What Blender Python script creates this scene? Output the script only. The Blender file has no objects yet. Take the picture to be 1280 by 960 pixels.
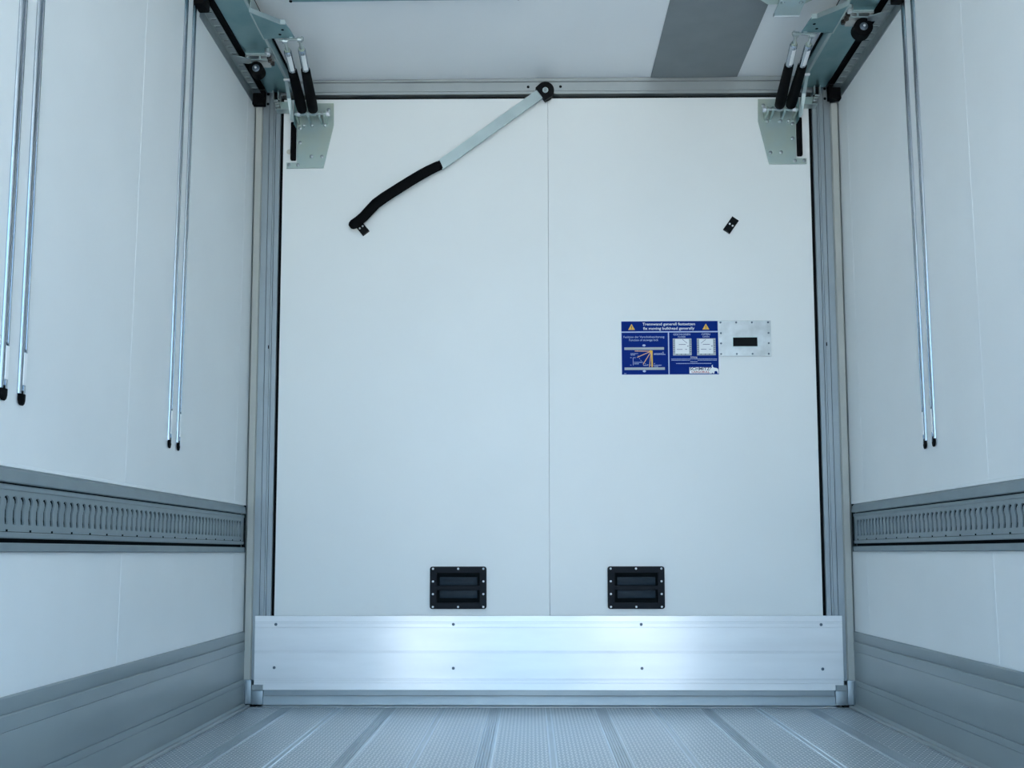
import bpy, bmesh, math, random
from mathutils import Vector, Matrix
random.seed(4)
S = bpy.context.scene
COL = S.collection

# ------------------------------------------------------------------ camera
D = 4.177                       # the bulkhead's face; the camera stands at the open rear end
cam_d = bpy.data.cameras.new('camera')
cam = bpy.data.objects.new('camera', cam_d)
COL.objects.link(cam)
cam_d.sensor_fit = 'HORIZONTAL'
cam_d.sensor_width = 36.0
cam_d.lens = 36.0
cam_d.shift_y = 0.0735
cam_d.clip_start = 0.02
yaw, pitch, roll = 0.0187494, 0.0910074, -0.0014522
fw = Vector((-math.sin(yaw) * math.cos(pitch), math.cos(yaw) * math.cos(pitch), math.sin(pitch)))
r0 = Vector((math.cos(yaw), math.sin(yaw), 0))
u0 = r0.cross(fw)
rr = math.cos(roll) * r0 + math.sin(roll) * u0
uu = -math.sin(roll) * r0 + math.cos(roll) * u0
cam.matrix_world = Matrix(((rr.x, uu.x, -fw.x, -0.06353), (rr.y, uu.y, -fw.y, 0.0), (rr.z, uu.z, -fw.z, 0.61584), (0, 0, 0, 1)))
S.camera = cam

# ------------------------------------------------------------------ sky, sun, exposure
S.cycles.sample_clamp_indirect = 6.0
S.view_settings.view_transform = 'Standard'
S.view_settings.look = 'None'
S.view_settings.gamma = 1.0
S.view_settings.use_curve_mapping = False
S.view_settings.exposure = 0.65

world = bpy.data.worlds.new('sky')
S.world = world
world.use_nodes = True
wn = world.node_tree.nodes
wl = world.node_tree.links
wn.clear()
w_tc = wn.new('ShaderNodeTexCoord')
w_sep = wn.new('ShaderNodeSeparateXYZ')
w_cr = wn.new('ShaderNodeValToRGB')
w_bg = wn.new('ShaderNodeBackground')
w_out = wn.new('ShaderNodeOutputWorld')
wl.new(w_tc.outputs['Generated'], w_sep.inputs[0])
wl.new(w_sep.outputs['Z'], w_cr.inputs[0])
wl.new(w_cr.outputs[0], w_bg.inputs[0])
wl.new(w_bg.outputs[0], w_out.inputs[0])
w_cr.color_ramp.elements[0].position = 0.0
w_cr.color_ramp.elements[0].color = (0.54, 0.89, 1.22, 1)
w_cr.color_ramp.elements[1].position = 0.8
w_cr.color_ramp.elements[1].color = (0.24, 0.54, 1.05, 1)
w_bg.inputs[1].default_value = 2.05

sun_d = bpy.data.lights.new('sun', 'SUN')
sun = bpy.data.objects.new('sun', sun_d)
COL.objects.link(sun)
sun_d.energy = 25.0
sun_d.angle = 0.02
sun_d.color = (1.0, 0.95, 0.86)
sun.location = (6, 6, 9)
sun.rotation_euler = Vector((0.10, -0.42, -0.90)).to_track_quat('-Z', 'Y').to_euler()   # shines from ahead, never in at the open end

portal_d = bpy.data.lights.new('doorway_portal', 'AREA')   # sampling guide for the daylight through the open end
portal = bpy.data.objects.new('doorway_portal', portal_d)
COL.objects.link(portal)
portal_d.shape = 'RECTANGLE'
portal_d.size = 2.46
portal_d.size_y = 2.61
portal_d.cycles.is_portal = True
portal.location = (0, -0.3, 1.305)
portal.rotation_euler = (math.radians(90), 0, 0)

# ------------------------------------------------------------------ materials
MATS = {}
def mat(name, col, rough=0.5, metal=0.0, spec=0.5, noise=0.0, nscale=20.0, stretch=(1, 1, 1), bump=0.0, bscale=200.0,
        bstretch=None, col2=None, rnoise=0.0, aniso=0.0):
    m = bpy.data.materials.new(name)
    m.use_nodes = True
    n = m.node_tree.nodes
    l = m.node_tree.links
    b = n['Principled BSDF']
    b.inputs['Base Color'].default_value = (*col, 1)
    b.inputs['Roughness'].default_value = rough
    b.inputs['Metallic'].default_value = metal
    b.inputs['Specular IOR Level'].default_value = spec
    tc = n.new('ShaderNodeTexCoord')
    if noise or rnoise:
        mp = n.new('ShaderNodeMapping')
        mp.inputs['Scale'].default_value = stretch
        l.new(tc.outputs['Object'], mp.inputs[0])
        t = n.new('ShaderNodeTexNoise')
        t.inputs['Scale'].default_value = nscale
        t.inputs['Detail'].default_value = 4
        l.new(mp.outputs[0], t.inputs['Vector'])
        if noise:
            mx = n.new('ShaderNodeMix')
            mx.data_type = 'RGBA'
            c2 = col2 or tuple(max(0, c * (1 - noise)) for c in col)
            mx.inputs[6].default_value = (*col, 1)
            mx.inputs[7].default_value = (*c2, 1)
            cr = n.new('ShaderNodeValToRGB')
            cr.color_ramp.elements[0].position = 0.36
            cr.color_ramp.elements[1].position = 0.66
            l.new(t.outputs[0], cr.inputs[0])
            l.new(cr.outputs[0], mx.inputs[0])
            l.new(mx.outputs[2], b.inputs['Base Color'])
        if rnoise:
            mr = n.new('ShaderNodeMapRange')
            mr.inputs[3].default_value = rough - rnoise
            mr.inputs[4].default_value = rough + rnoise
            l.new(t.outputs[0], mr.inputs[0])
            l.new(mr.outputs[0], b.inputs['Roughness'])
    if bump:
        mp2 = n.new('ShaderNodeMapping')
        mp2.inputs['Scale'].default_value = bstretch or (1, 1, 1)
        l.new(tc.outputs['Object'], mp2.inputs[0])
        t2 = n.new('ShaderNodeTexNoise')
        t2.inputs['Scale'].default_value = bscale
        t2.inputs['Detail'].default_value = 3
        l.new(mp2.outputs[0], t2.inputs['Vector'])
        bp = n.new('ShaderNodeBump')
        bp.inputs['Strength'].default_value = bump
        bp.inputs['Distance'].default_value = 0.001
        l.new(t2.outputs[0], bp.inputs['Height'])
        l.new(bp.outputs[0], b.inputs['Normal'])
    if aniso:
        tg = n.new('ShaderNodeTangent')
        tg.direction_type = 'UV_MAP'
        tg.uv_map = 'UVMap'
        b.inputs['Anisotropic'].default_value = aniso
        b.inputs['Anisotropic Rotation'].default_value = 0.25
        l.new(tg.outputs[0], b.inputs['Tangent'])
    MATS[name] = m
    return m

WHITE = mat('white_laminate', (0.84, 0.86, 0.85), 0.42, spec=0.4, noise=0.03, nscale=3, bump=0.05, bscale=260)
PANELW = mat('white_panel', (0.79, 0.81, 0.79), 0.33, spec=0.45, noise=0.02, nscale=2.5)
CEILW = mat('white_ceiling', (0.80, 0.82, 0.83), 0.4, spec=0.4, noise=0.03, nscale=2)
BEAD = mat('white_sealant', (0.86, 0.88, 0.87), 0.42)
GREYS = mat('grey_skirting', (0.27, 0.315, 0.32), 0.38, spec=0.45, noise=0.10, nscale=5, stretch=(1, .4, 1))
RAILG = mat('grey_rail', (0.235, 0.285, 0.30), 0.45, metal=0.3, noise=0.08, nscale=14)
ALU = mat('anodised_aluminium', (0.42, 0.45, 0.45), 0.46, metal=0.7, noise=0.08, nscale=6, rnoise=0.06)
ALUDK = mat('aluminium_bluish', (0.33, 0.375, 0.395), 0.46, metal=0.7, noise=0.08, nscale=6)
BEIGE = mat('beige_profile', (0.42, 0.43, 0.395), 0.5, noise=0.08, nscale=8)
KICK = mat('brushed_aluminium', (0.92, 0.935, 0.945), 0.22, metal=0.25, noise=0.08, nscale=5, stretch=(.5, 1, 3), rnoise=0.05, aniso=0.85,
           bump=0.10, bscale=120, bstretch=(0.03, 1, 3))
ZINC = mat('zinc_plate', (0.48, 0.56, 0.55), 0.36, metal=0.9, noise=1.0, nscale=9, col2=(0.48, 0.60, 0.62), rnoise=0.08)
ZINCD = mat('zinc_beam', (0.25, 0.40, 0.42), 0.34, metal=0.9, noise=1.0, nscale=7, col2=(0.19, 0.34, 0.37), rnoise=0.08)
ZINCY = mat('zinc_bracket', (0.44, 0.54, 0.53), 0.42, metal=0.85, noise=1.0, nscale=8, col2=(0.48, 0.54, 0.46), rnoise=0.05)
ZINCL = mat('zinc_light', (0.46, 0.55, 0.55), 0.40, metal=0.7, noise=0.08, nscale=12)
STEEL = mat('stainless_steel', (0.52, 0.55, 0.55), 0.38, metal=0.8, noise=1.0, nscale=22, col2=(0.42, 0.44, 0.44), rnoise=0.1)
CHROME = mat('polished_aluminium', (0.40, 0.44, 0.48), 0.20, metal=1.0, bump=0.05, bscale=60, bstretch=(6, 6, 0.2))
GALV = mat('galvanised_steel', (0.32, 0.36, 0.37), 0.40, metal=0.7, noise=0.15, nscale=30)
TOOTH = mat('bright_steel', (0.38, 0.43, 0.43), 0.35, metal=0.7)
BLACK = mat('black_plastic', (0.0025, 0.003, 0.0035), 0.5, spec=0.12)
VENTB = mat('black_grille', (0.0035, 0.006, 0.010), 0.45, spec=0.12)
FLAPB = mat('dark_rubber_flap', (0.010, 0.020, 0.030), 0.5, spec=0.2, noise=0.15, nscale=30)
RUBBER = mat('black_rubber', (0.0025, 0.0025, 0.003), 0.7, spec=0.08)
DARK = mat('dark_recess', (0.005, 0.007, 0.008), 0.8, spec=0.05)
SCREW = mat('screw_steel', (0.66, 0.68, 0.70), 0.4, metal=0.6)
SCREWD = mat('dull_screw', (0.10, 0.13, 0.16), 0.45, metal=0.6)
REFL = mat('white_reflector', (0.93, 0.93, 0.92), 0.35)
CLOTH = mat('grey_fabric', (0.225, 0.25, 0.262), 0.75, spec=0.2, noise=0.07, nscale=9, bump=0.2, bscale=400)
BLUE = mat('sign_blue', (0.0022, 0.022, 0.19), 0.5, spec=0.06)
SWHITE = mat('sign_white', (0.80, 0.82, 0.82), 0.35)
SGREY = mat('sign_grey', (0.38, 0.42, 0.43), 0.4)
SYEL = mat('sign_yellow', (0.80, 0.46, 0.03), 0.4)
SORANGE = mat('sign_orange', (0.80, 0.45, 0.20), 0.4)
SPALE = mat('sign_pale_blue', (0.42, 0.52, 0.72), 0.4)
SRED = mat('sign_red', (0.45, 0.03, 0.05), 0.4)
SNAVY = mat('sign_navy', (0.010, 0.018, 0.10), 0.4)
BROWN = mat('oiled_nut', (0.075, 0.06, 0.05), 0.45, metal=0.6)
PAVE = mat('pavement', (0.40, 0.405, 0.385), 0.85, noise=0.2, nscale=3)
SHELL = mat('trailer_shell', (0.7, 0.72, 0.73), 0.5)
FLOORA = mat('floor_aluminium', (0.54, 0.595, 0.63), 0.36, metal=0.80, noise=0.12, nscale=5, stretch=(3, .5, 1), rnoise=0.06)
FLOORL = mat('floor_bright_edge', (0.72, 0.78, 0.82), 0.34, metal=0.8)
DRYGLUE = mat('dried_glue', (0.60, 0.58, 0.48), 0.7)

def dimple_material():
    m = mat('floor_barley_pattern', (0.46, 0.52, 0.56), 0.38, metal=0.62)
    n = m.node_tree.nodes
    l = m.node_tree.links
    b = n['Principled BSDF']
    tc = n.new('ShaderNodeTexCoord')
    sp = n.new('ShaderNodeSeparateXYZ')
    l.new(tc.outputs['Object'], sp.inputs[0])
    def M(op, a, c=None, d=None):
        q = n.new('ShaderNodeMath')
        q.operation = op
        for i, v in enumerate((a, c, d)):
            if v is None:
                continue
            if isinstance(v, (int, float)):
                q.inputs[i].default_value = v
            else:
                l.new(v, q.inputs[i])
        return q.outputs[0]
    px, py_ = 0.0130, 0.0220
    u = M('DIVIDE', sp.outputs['X'], px)
    v = M('DIVIDE', sp.outputs['Y'], py_)
    fu = M('FLOOR', u)
    fv = M('FLOOR', v)
    par = M('FLOORED_MODULO', M('ADD', fu, fv), 2.0)
    lu = M('SUBTRACT', M('SUBTRACT', u, fu), 0.5)
    lv = M('SUBTRACT', M('SUBTRACT', v, fv), 0.5)
    sgn = M('SUBTRACT', M('MULTIPLY', par, 2.0), 1.0)
    lus = M('MULTIPLY', lu, sgn)
    a = M('ADD', lus, lv)
    c = M('SUBTRACT', lus, lv)
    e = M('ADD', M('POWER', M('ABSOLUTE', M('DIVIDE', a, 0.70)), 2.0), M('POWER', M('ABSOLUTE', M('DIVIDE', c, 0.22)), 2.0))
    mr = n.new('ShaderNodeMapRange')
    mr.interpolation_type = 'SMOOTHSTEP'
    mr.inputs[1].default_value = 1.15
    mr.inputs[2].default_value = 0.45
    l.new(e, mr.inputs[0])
    bp = n.new('ShaderNodeBump')
    bp.inputs['Strength'].default_value = 0.9
    bp.inputs['Distance'].default_value = 0.0017
    l.new(mr.outputs[0], bp.inputs['Height'])
    l.new(bp.outputs[0], b.inputs['Normal'])
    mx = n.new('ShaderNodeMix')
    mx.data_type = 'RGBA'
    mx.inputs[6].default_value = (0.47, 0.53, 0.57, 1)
    mx.inputs[7].default_value = (1.0, 1.0, 1.0, 1)      # raised grains coloured brighter than the field between them
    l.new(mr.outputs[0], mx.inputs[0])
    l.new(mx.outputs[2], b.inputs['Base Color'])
    return m
DIMPLE = dimple_material()

# ------------------------------------------------------------------ mesh helpers
def wloc(o):
    v = Vector((0, 0, 0))
    while o is not None:
        v += o.location
        o = o.parent
    return v

class MB:
    """collects shapes in world coordinates; build() links them as ONE mesh object"""
    def __init__(self):
        self.bm = bmesh.new()
    def box(self, x0, x1, y0, y1, z0, z1, mi=0, bev=0.0):
        x0, x1 = min(x0, x1), max(x0, x1)
        y0, y1 = min(y0, y1), max(y0, y1)
        z0, z1 = min(z0, z1), max(z0, z1)
        b = self.bm
        vs = [b.verts.new(p) for p in ((x0, y0, z0), (x1, y0, z0), (x1, y1, z0), (x0, y1, z0), (x0, y0, z1), (x1, y0, z1), (x1, y1, z1), (x0, y1, z1))]
        fs = [b.faces.new([vs[i] for i in q]) for q in ((3, 2, 1, 0), (4, 5, 6, 7), (0, 1, 5, 4), (1, 2, 6, 5), (2, 3, 7, 6), (3, 0, 4, 7))]
        for f in fs:
            f.material_index = mi
        if bev:
            es = list({e for f in fs for e in f.edges})
            r = bmesh.ops.bevel(b, geom=es, offset=bev, segments=2, affect='EDGES', profile=0.5)
            for f in r['faces']:
                f.material_index = mi
        return self
    def prism(self, pts0, pts1, mi=0, cap=True, mis=None):
        """loft between two equal 3-D outlines"""
        b = self.bm
        a = [b.verts.new(p) for p in pts0]
        c = [b.verts.new(p) for p in pts1]
        n = len(a)
        fs = []
        for i in range(n):
            j = (i + 1) % n
            f = b.faces.new((a[i], a[j], c[j], c[i]))
            f.material_index = mis[i] if mis else mi
            fs.append(f)
        if cap:
            for q in (a[::-1], c):
                f = b.faces.new(q)
                f.material_index = mi
                fs.append(f)
        bmesh.ops.recalc_face_normals(b, faces=fs)
        return self
    def prism_x(self, prof, x0, x1, mi=0):
        return self.prism([(x0, y, z) for y, z in prof], [(x1, y, z) for y, z in prof], mi)
    def prism_y(self, prof, y0, y1, mi=0, mis=None):
        return self.prism([(x, y0, z) for x, z in prof], [(x, y1, z) for x, z in prof], mi, mis=mis)
    def prism_z(self, prof, z0, z1, mi=0):
        return self.prism([(x, y, z0) for x, y in prof], [(x, y, z1) for x, y in prof], mi)
    def cyl(self, p0, p1, r0, r1=None, n=16, mi=0, cap=True):
        return self.loft([(p0, r0), (p1, r0 if r1 is None else r1)], n, mi, cap)
    def loft(self, rings, n=16, mi=0, cap=True, up=None, sq=None):
        """tube through (point, radius) rings; sq = (a, b) flattens the section"""
        b = self.bm
        pts = [Vector(p) for p, _ in rings]
        prev = None
        loops = []
        for k, (p, r) in enumerate(rings):
            d = (pts[min(k + 1, len(pts) - 1)] - pts[max(k - 1, 0)])
            if d.length < 1e-9:
                d = prev
            d = d.normalized()
            prev = d
            ref = Vector(up) if up else (Vector((0, 0, 1)) if abs(d.z) < 0.95 else Vector((1, 0, 0)))
            a = d.cross(ref).normalized()
            c = a.cross(d).normalized()
            sa, sb = sq if sq else (1, 1)
            loops.append([b.verts.new(pts[k] + a * (math.cos(2 * math.pi * i / n) * r * sa) + c * (math.sin(2 * math.pi * i / n) * r * sb)) for i in range(n)])
        fs = []
        for A, B in zip(loops, loops[1:]):
            for i in range(n):
                j = (i + 1) % n
                fs.append(b.faces.new((A[i], A[j], B[j], B[i])))
        if cap:
            fs.append(b.faces.new(loops[0][::-1]))
            fs.append(b.faces.new(loops[-1]))
        for f in fs:
            f.material_index = mi
        bmesh.ops.recalc_face_normals(b, faces=fs)
        return self
    def dome(self, c, axis, r, h, n=12, mi=0):
        """screw or rivet head: low dome on a plane"""
        c, ax = Vector(c), Vector(axis).normalized()
        return self.loft([(c - ax * 0.0005, r), (c + ax * h * 0.5, r * 0.96), (c + ax * h * 0.85, r * 0.7), (c + ax * h, r * 0.25)], n, mi)
    def build(self, name, mats, parent=None, sharp=35):
        if not isinstance(mats, (list, tuple)):
            mats = [mats]
        me = bpy.data.meshes.new(name)
        if parent is None:
            vs = [v.co for v in self.bm.verts]
            o0 = Vector(((min(v.x for v in vs) + max(v.x for v in vs)) / 2, (min(v.y for v in vs) + max(v.y for v in vs)) / 2, min(v.z for v in vs)))
        else:
            o0 = wloc(parent)
        bmesh.ops.translate(self.bm, verts=self.bm.verts, vec=-o0)
        self.bm.to_mesh(me)
        self.bm.free()
        for m in mats:
            me.materials.append(m)
        me.shade_smooth()
        me.set_sharp_from_angle(angle=math.radians(sharp))
        o = bpy.data.objects.new(name, me)
        COL.objects.link(o)
        if parent is None:
            o.location = o0
        else:
            o.parent = parent
        return o

def plate_mesh(outline, holes, thick):
    """flat 2-D outline with real holes, given depth; local xy, thickness along z (curve converted to a mesh)"""
    cu = bpy.data.curves.new('outline', 'CURVE')
    cu.dimensions = '2D'
    cu.fill_mode = 'BOTH'
    cu.extrude = thick / 2
    for loop in [outline] + holes:
        s = cu.splines.new('POLY')
        s.points.add(len(loop) - 1)
        for q, p in zip(s.points, loop):
            q.co = (p[0], p[1], 0, 1)
        s.use_cyclic_u = True
    tmp = bpy.data.objects.new('outline', cu)
    COL.objects.link(tmp)
    bpy.context.view_layer.update()
    me = bpy.data.meshes.new_from_object(tmp.evaluated_get(bpy.context.evaluated_depsgraph_get()))
    bpy.data.objects.remove(tmp)
    bpy.data.curves.remove(cu)
    return me

def plate(name, outline, holes, thick, M4, m, parent=None, base=None):
    """plate_mesh placed by matrix M4 (world); origin at parent or at base"""
    me = plate_mesh(outline, holes, thick)
    me.transform(M4)
    o0 = wloc(parent) if parent else Vector(base)
    me.transform(Matrix.Translation(-o0))
    me.name = name
    me.materials.clear()
    me.materials.append(m)
    o = bpy.data.objects.new(name, me)
    COL.objects.link(o)
    if parent:
        o.parent = parent
    else:
        o.location = o0
    return o

def face_matrix(y):
    """local (x, y, z) -> world (x, y-depth, z) on a plane that faces the open end"""
    return Matrix(((1, 0, 0, 0), (0, 0, -1, y), (0, 1, 0, 0), (0, 0, 0, 1)))

def tag(o, label=None, cat=None, group=None, kind=None):
    if label:
        o['label'] = label
    if cat:
        o['category'] = cat
    if group:
        o['group'] = group
    if kind:
        o['kind'] = kind
    return o

def thing(name, loc, label, cat, group=None):
    o = bpy.data.objects.new(name, None)
    o.empty_display_size = 0.05
    COL.objects.link(o)
    o.location = loc
    return tag(o, label, cat, group)

def structure(name, loc, label, cat='room'):
    o = bpy.data.objects.new(name, None)
    o.empty_display_size = 0.05
    COL.objects.link(o)
    o.location = loc
    return tag(o, label, cat, kind='structure')

W = 1.23                        # half the clear width
HC = 2.614                      # ceiling height
Y0 = -0.30                      # open rear end
LEAN = 0.035                    # wall joints and tracks lean a little towards the bulkhead

# ------------------------------------------------------------------ setting: ground, floor
g = MB().box(-30, 30, -40, 12, -1.30, -1.20).build('ground', PAVE)
tag(g, 'pale pavement outside the open end of the trailer', 'ground', kind='structure')

fl = structure('floor', (0, 2, 0), 'ribbed aluminium floor of the trailer with a raised grain pattern', 'floor')
MB().box(-1.30, 1.30, Y0, 5.0, -0.16, -0.012).build('subfloor', SHELL, fl)
def plank_profile(xc):
    h = 0.2072
    mis, p = [], []
    def add(x, z, mi):
        p.append((xc + x, z))
        mis.append(mi)
    add(-h, -0.010, 0)
    add(-h, -0.0006, 0); add(-h + 0.006, -0.0006, 2); add(-h + 0.0075, 0.0024, 2); add(-h + 0.011, 0.0024, 2); add(-h + 0.0125, 0.0, 1)
    add(-0.030, 0.0, 0); add(-0.026, 0.0016, 2)
    add(-0.0225, 0.0016, 0)
    x = -0.0215
    for k in range(5):
        add(x, -0.0012, 0); add(x + 0.0015, -0.0012, 0); add(x + 0.0025, 0.0016, 0); add(x + 0.0075, 0.0016, 0)
        x += 0.0086
    add(0.0225, 0.0016, 2)
    add(0.026, 0.0016, 0); add(0.030, 0.0, 1)
    add(h - 0.0125, 0.0, 2); add(h - 0.011, 0.0024, 2); add(h - 0.0075, 0.0024, 2); add(h - 0.006, -0.0006, 0); add(h, -0.0006, 0); add(h, -0.010, 0)
    return p, mis
for k in range(6):
    xc = -1.0375 + 0.415 * k
    p, mis = plank_profile(xc)
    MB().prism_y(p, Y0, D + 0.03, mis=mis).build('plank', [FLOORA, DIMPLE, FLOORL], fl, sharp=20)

# ------------------------------------------------------------------ setting: walls
def wall(side):
    sx = 1 if side == 'right' else -1
    w = structure('wall_' + side, (sx * W, 2, 0), 'white laminate ' + side + ' side wall of the trailer', 'wall')
    MB().box(sx * 1.236, sx * 1.32, Y0, 5.0, -0.16, 2.75).build('backing', SHELL, w)
    seams = [-0.34, 0.75, 1.84, 2.93, 4.02, 5.0]
    def panel(ya, yb, z0, z1):
        f = lambda y, z: min(max(y + LEAN * (z - 1.3), Y0), D + 0.05)
        pts = [(f(ya, z0) + .0006, z0), (f(yb, z0) - .0006, z0), (f(yb, z1) - .0006, z1), (f(ya, z1) + .0006, z1)]
        MB().prism([(sx * 1.24, y, z) for y, z in pts], [(sx * 1.230, y, z) for y, z in pts]).build('panel', WHITE, w)
    for a, b in zip(seams, seams[1:]):
        panel(a, b, 0.808, HC)
        panel(a, b, 0.300, 0.618)
    for s in seams[1:5]:
        for z0, z1 in ((0.815, HC), (0.304, 0.612)):
            q = lambda z: s + LEAN * (z - 1.3)
            m = MB()
            for dz in (0,):
                m.prism([(sx * 1.2305, q(z0) - .0016, z0), (sx * 1.2293, q(z0), z0), (sx * 1.2305, q(z0) + .0016, z0)],
                        [(sx * 1.2305, q(z1) - .0016, z1), (sx * 1.2293, q(z1), z1), (sx * 1.2305, q(z1) + .0016, z1)])
            m.build('seam_bead', BEAD, w)
    MB().prism_y([(sx * x, z) for x, z in ((1.231, .8088), (1.2275, .8088), (1.2282, .8165), (1.231, .8185))], Y0, D - .02).build('rail_sealant', BEAD, w)
    # grey skirting with its ribs and the channel at the floor
    b = structure('baseboard_' + side, (sx * W, 2, 0), 'grey ribbed skirting along the foot of the ' + side + ' wall', 'skirting')
    def prof(pts):
        return [(sx * x, z) for x, z in pts]
    MB().prism_y(prof([(1.236, 0.262), (1.236, 0.301), (1.224, 0.301), (1.2215, 0.298), (1.2215, 0.2665), (1.224, 0.262)]), Y0, D + 0.01).build('top_strip', GREYS, b)
    MB().prism_y(prof([(1.236, 0.112), (1.236, 0.2615), (1.2235, 0.2615), (1.2205, 0.2585), (1.2205, 0.225), (1.2225, 0.223), (1.2215, 0.220), (1.2215, 0.118), (1.2235, 0.112)]), Y0, D + 0.01).build('middle_strip', GREYS, b)
    MB().prism_y(prof([(1.236, 0.0), (1.236, 0.1115), (1.2215, 0.1115), (1.2205, 0.1105), (1.2205, 0.0925), (1.2225, 0.0915), (1.2225, 0.0895), (1.2205, 0.0885), (1.2200, 0.016), (1.210, 0.008), (1.205, 0.0)]), Y0, D + 0.01).build('bottom_strip', GREYS, b, sharp=12)
    MB().prism_y(prof([(1.205, 0.0015), (1.205, 0.011), (1.196, 0.012), (1.191, 0.009), (1.191, 0.0015)]), Y0, D - 0.03).build('floor_angle', ALU, b, sharp=12)
    return w
wall('left')
wall('right')

ce = MB().box(-1.32, 1.32, Y0, 5.0, HC, 2.75).build('ceiling', CEILW)
tag(ce, 'white ceiling of the trailer', 'ceiling', kind='structure')
fw_ = MB().box(-1.32, 1.32, 4.93, 5.0, -0.16, 2.75).build('wall_front', SHELL)
tag(fw_, 'front end wall of the trailer hidden behind the white bulkhead', 'wall', kind='structure')

# ------------------------------------------------------------------ lashing rails in the side walls
def keyhole(yc, zb, zt):
    pts = []
    R, r = 0.0128, 0.0058
    zc = zt - R
    for k in range(9):
        a = math.radians(-40 + 260 * k / 8)
        pts.append((yc + R * math.cos(a), zc + R * math.sin(a)))
    pts += [(yc - r, zc - 0.017), (yc - r, zb + 0.016), (yc - r - 0.0025, zb + 0.005), (yc - r - 0.001, zb),
            (yc + r + 0.001, zb), (yc + r + 0.0025, zb + 0.005), (yc + r, zb + 0.016), (yc + r, zc - 0.017)]
    return pts
def lashing_rail(side):
    sx = 1 if side == 'right' else -1
    t = thing('lashing_rail', (sx * W, 3.0, 0.619), 'long grey perforated lashing rail let into the %s wall' % side, 'lashing rail')
    ye = 4.118
    P = lambda pts: [(sx * x, z) for x, z in pts]
    MB().prism_y(P([(1.236, 0.8075), (1.229, 0.8085), (1.219, 0.800), (1.217, 0.776), (1.219, 0.773), (1.236, 0.773)]), Y0, ye).build('upper_flange', RAILG, t)
    MB().prism_y(P([(1.236, 0.7695), (1.224, 0.7695), (1.222, 0.767), (1.222, 0.7575), (1.236, 0.7575)]), Y0, ye).build('upper_lip', RAILG, t)
    MB().prism_y(P([(1.236, 0.6635), (1.224, 0.6635), (1.222, 0.661), (1.222, 0.652), (1.224, 0.6495), (1.236, 0.6495)]), Y0, ye).build('lower_lip', RAILG, t)
    MB().prism_y(P([(1.236, 0.6395), (1.220, 0.6395), (1.218, 0.637), (1.218, 0.6205), (1.220, 0.619), (1.236, 0.619)]), Y0, ye).build('lower_flange', RAILG, t)
    MB().box(sx * 1.2335, sx * 1.2365, Y0, ye, 0.62, 0.80).build('gap_lining', DARK, t)
    # perforated face: real keyholes through a 3 mm plate standing off its back plate
    holes, y = [], 2.10 - .0358 * 50
    while y < 4.10:
        holes.append(keyhole(y, 0.6805, 0.7445))
        y += 0.0358
    tr = plate('perforated_track', [(.25, 0.6645), (ye, 0.6645), (ye, 0.7570), (.25, 0.7570)], holes, 0.003,
               Matrix(((0, 0, 1, sx * 1.2255), (1, 0, 0, 0), (0, 1, 0, 0), (0, 0, 0, 1))), RAILG, t)
    MB().box(sx * 1.224, sx * 1.227, Y0, .2495, 0.6645, 0.7570).build('plain_track', RAILG, t)
    # back plate: its own keyholes sit nearer the rear end, so a dark crescent stays open at the far side of each slot
    gaps = []
    for h in holes:
        far = [h[i] for i in (4, 3, 2, 1, 0)] + [h[i] for i in (16, 15, 14, 13)]
        near = [(a - .0058, b - .0045) for a, b in far]
        near[-1] = (near[-1][0], far[-1][1])
        gaps.append(far + near[::-1])
    plate('back_plate', [(.252, .668), (ye - .002, .668), (ye - .002, .7535), (.252, .7535)], gaps, .001,
          Matrix(((0, 0, 1, sx * 1.2277), (1, 0, 0, 0), (0, 1, 0, 0), (0, 0, 0, 1))), RAILG, t)
    nib = MB().box(sx * 1.2225, sx * 1.2245, 0.5260, 0.5320, 0.6642, 0.669).build('stop_nib', DARK, t)
    for q in range(1, 34):
        c = nib.copy()
        COL.objects.link(c)
        c.location = (0, 0.1074 * q, 0)
    MB().box(sx * 1.217, sx * 1.232, ye, ye + 0.004, 0.619, 0.8075).build('end_plate', DARK, t)
    return t
lashing_rail('left')
lashing_rail('right')

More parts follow.
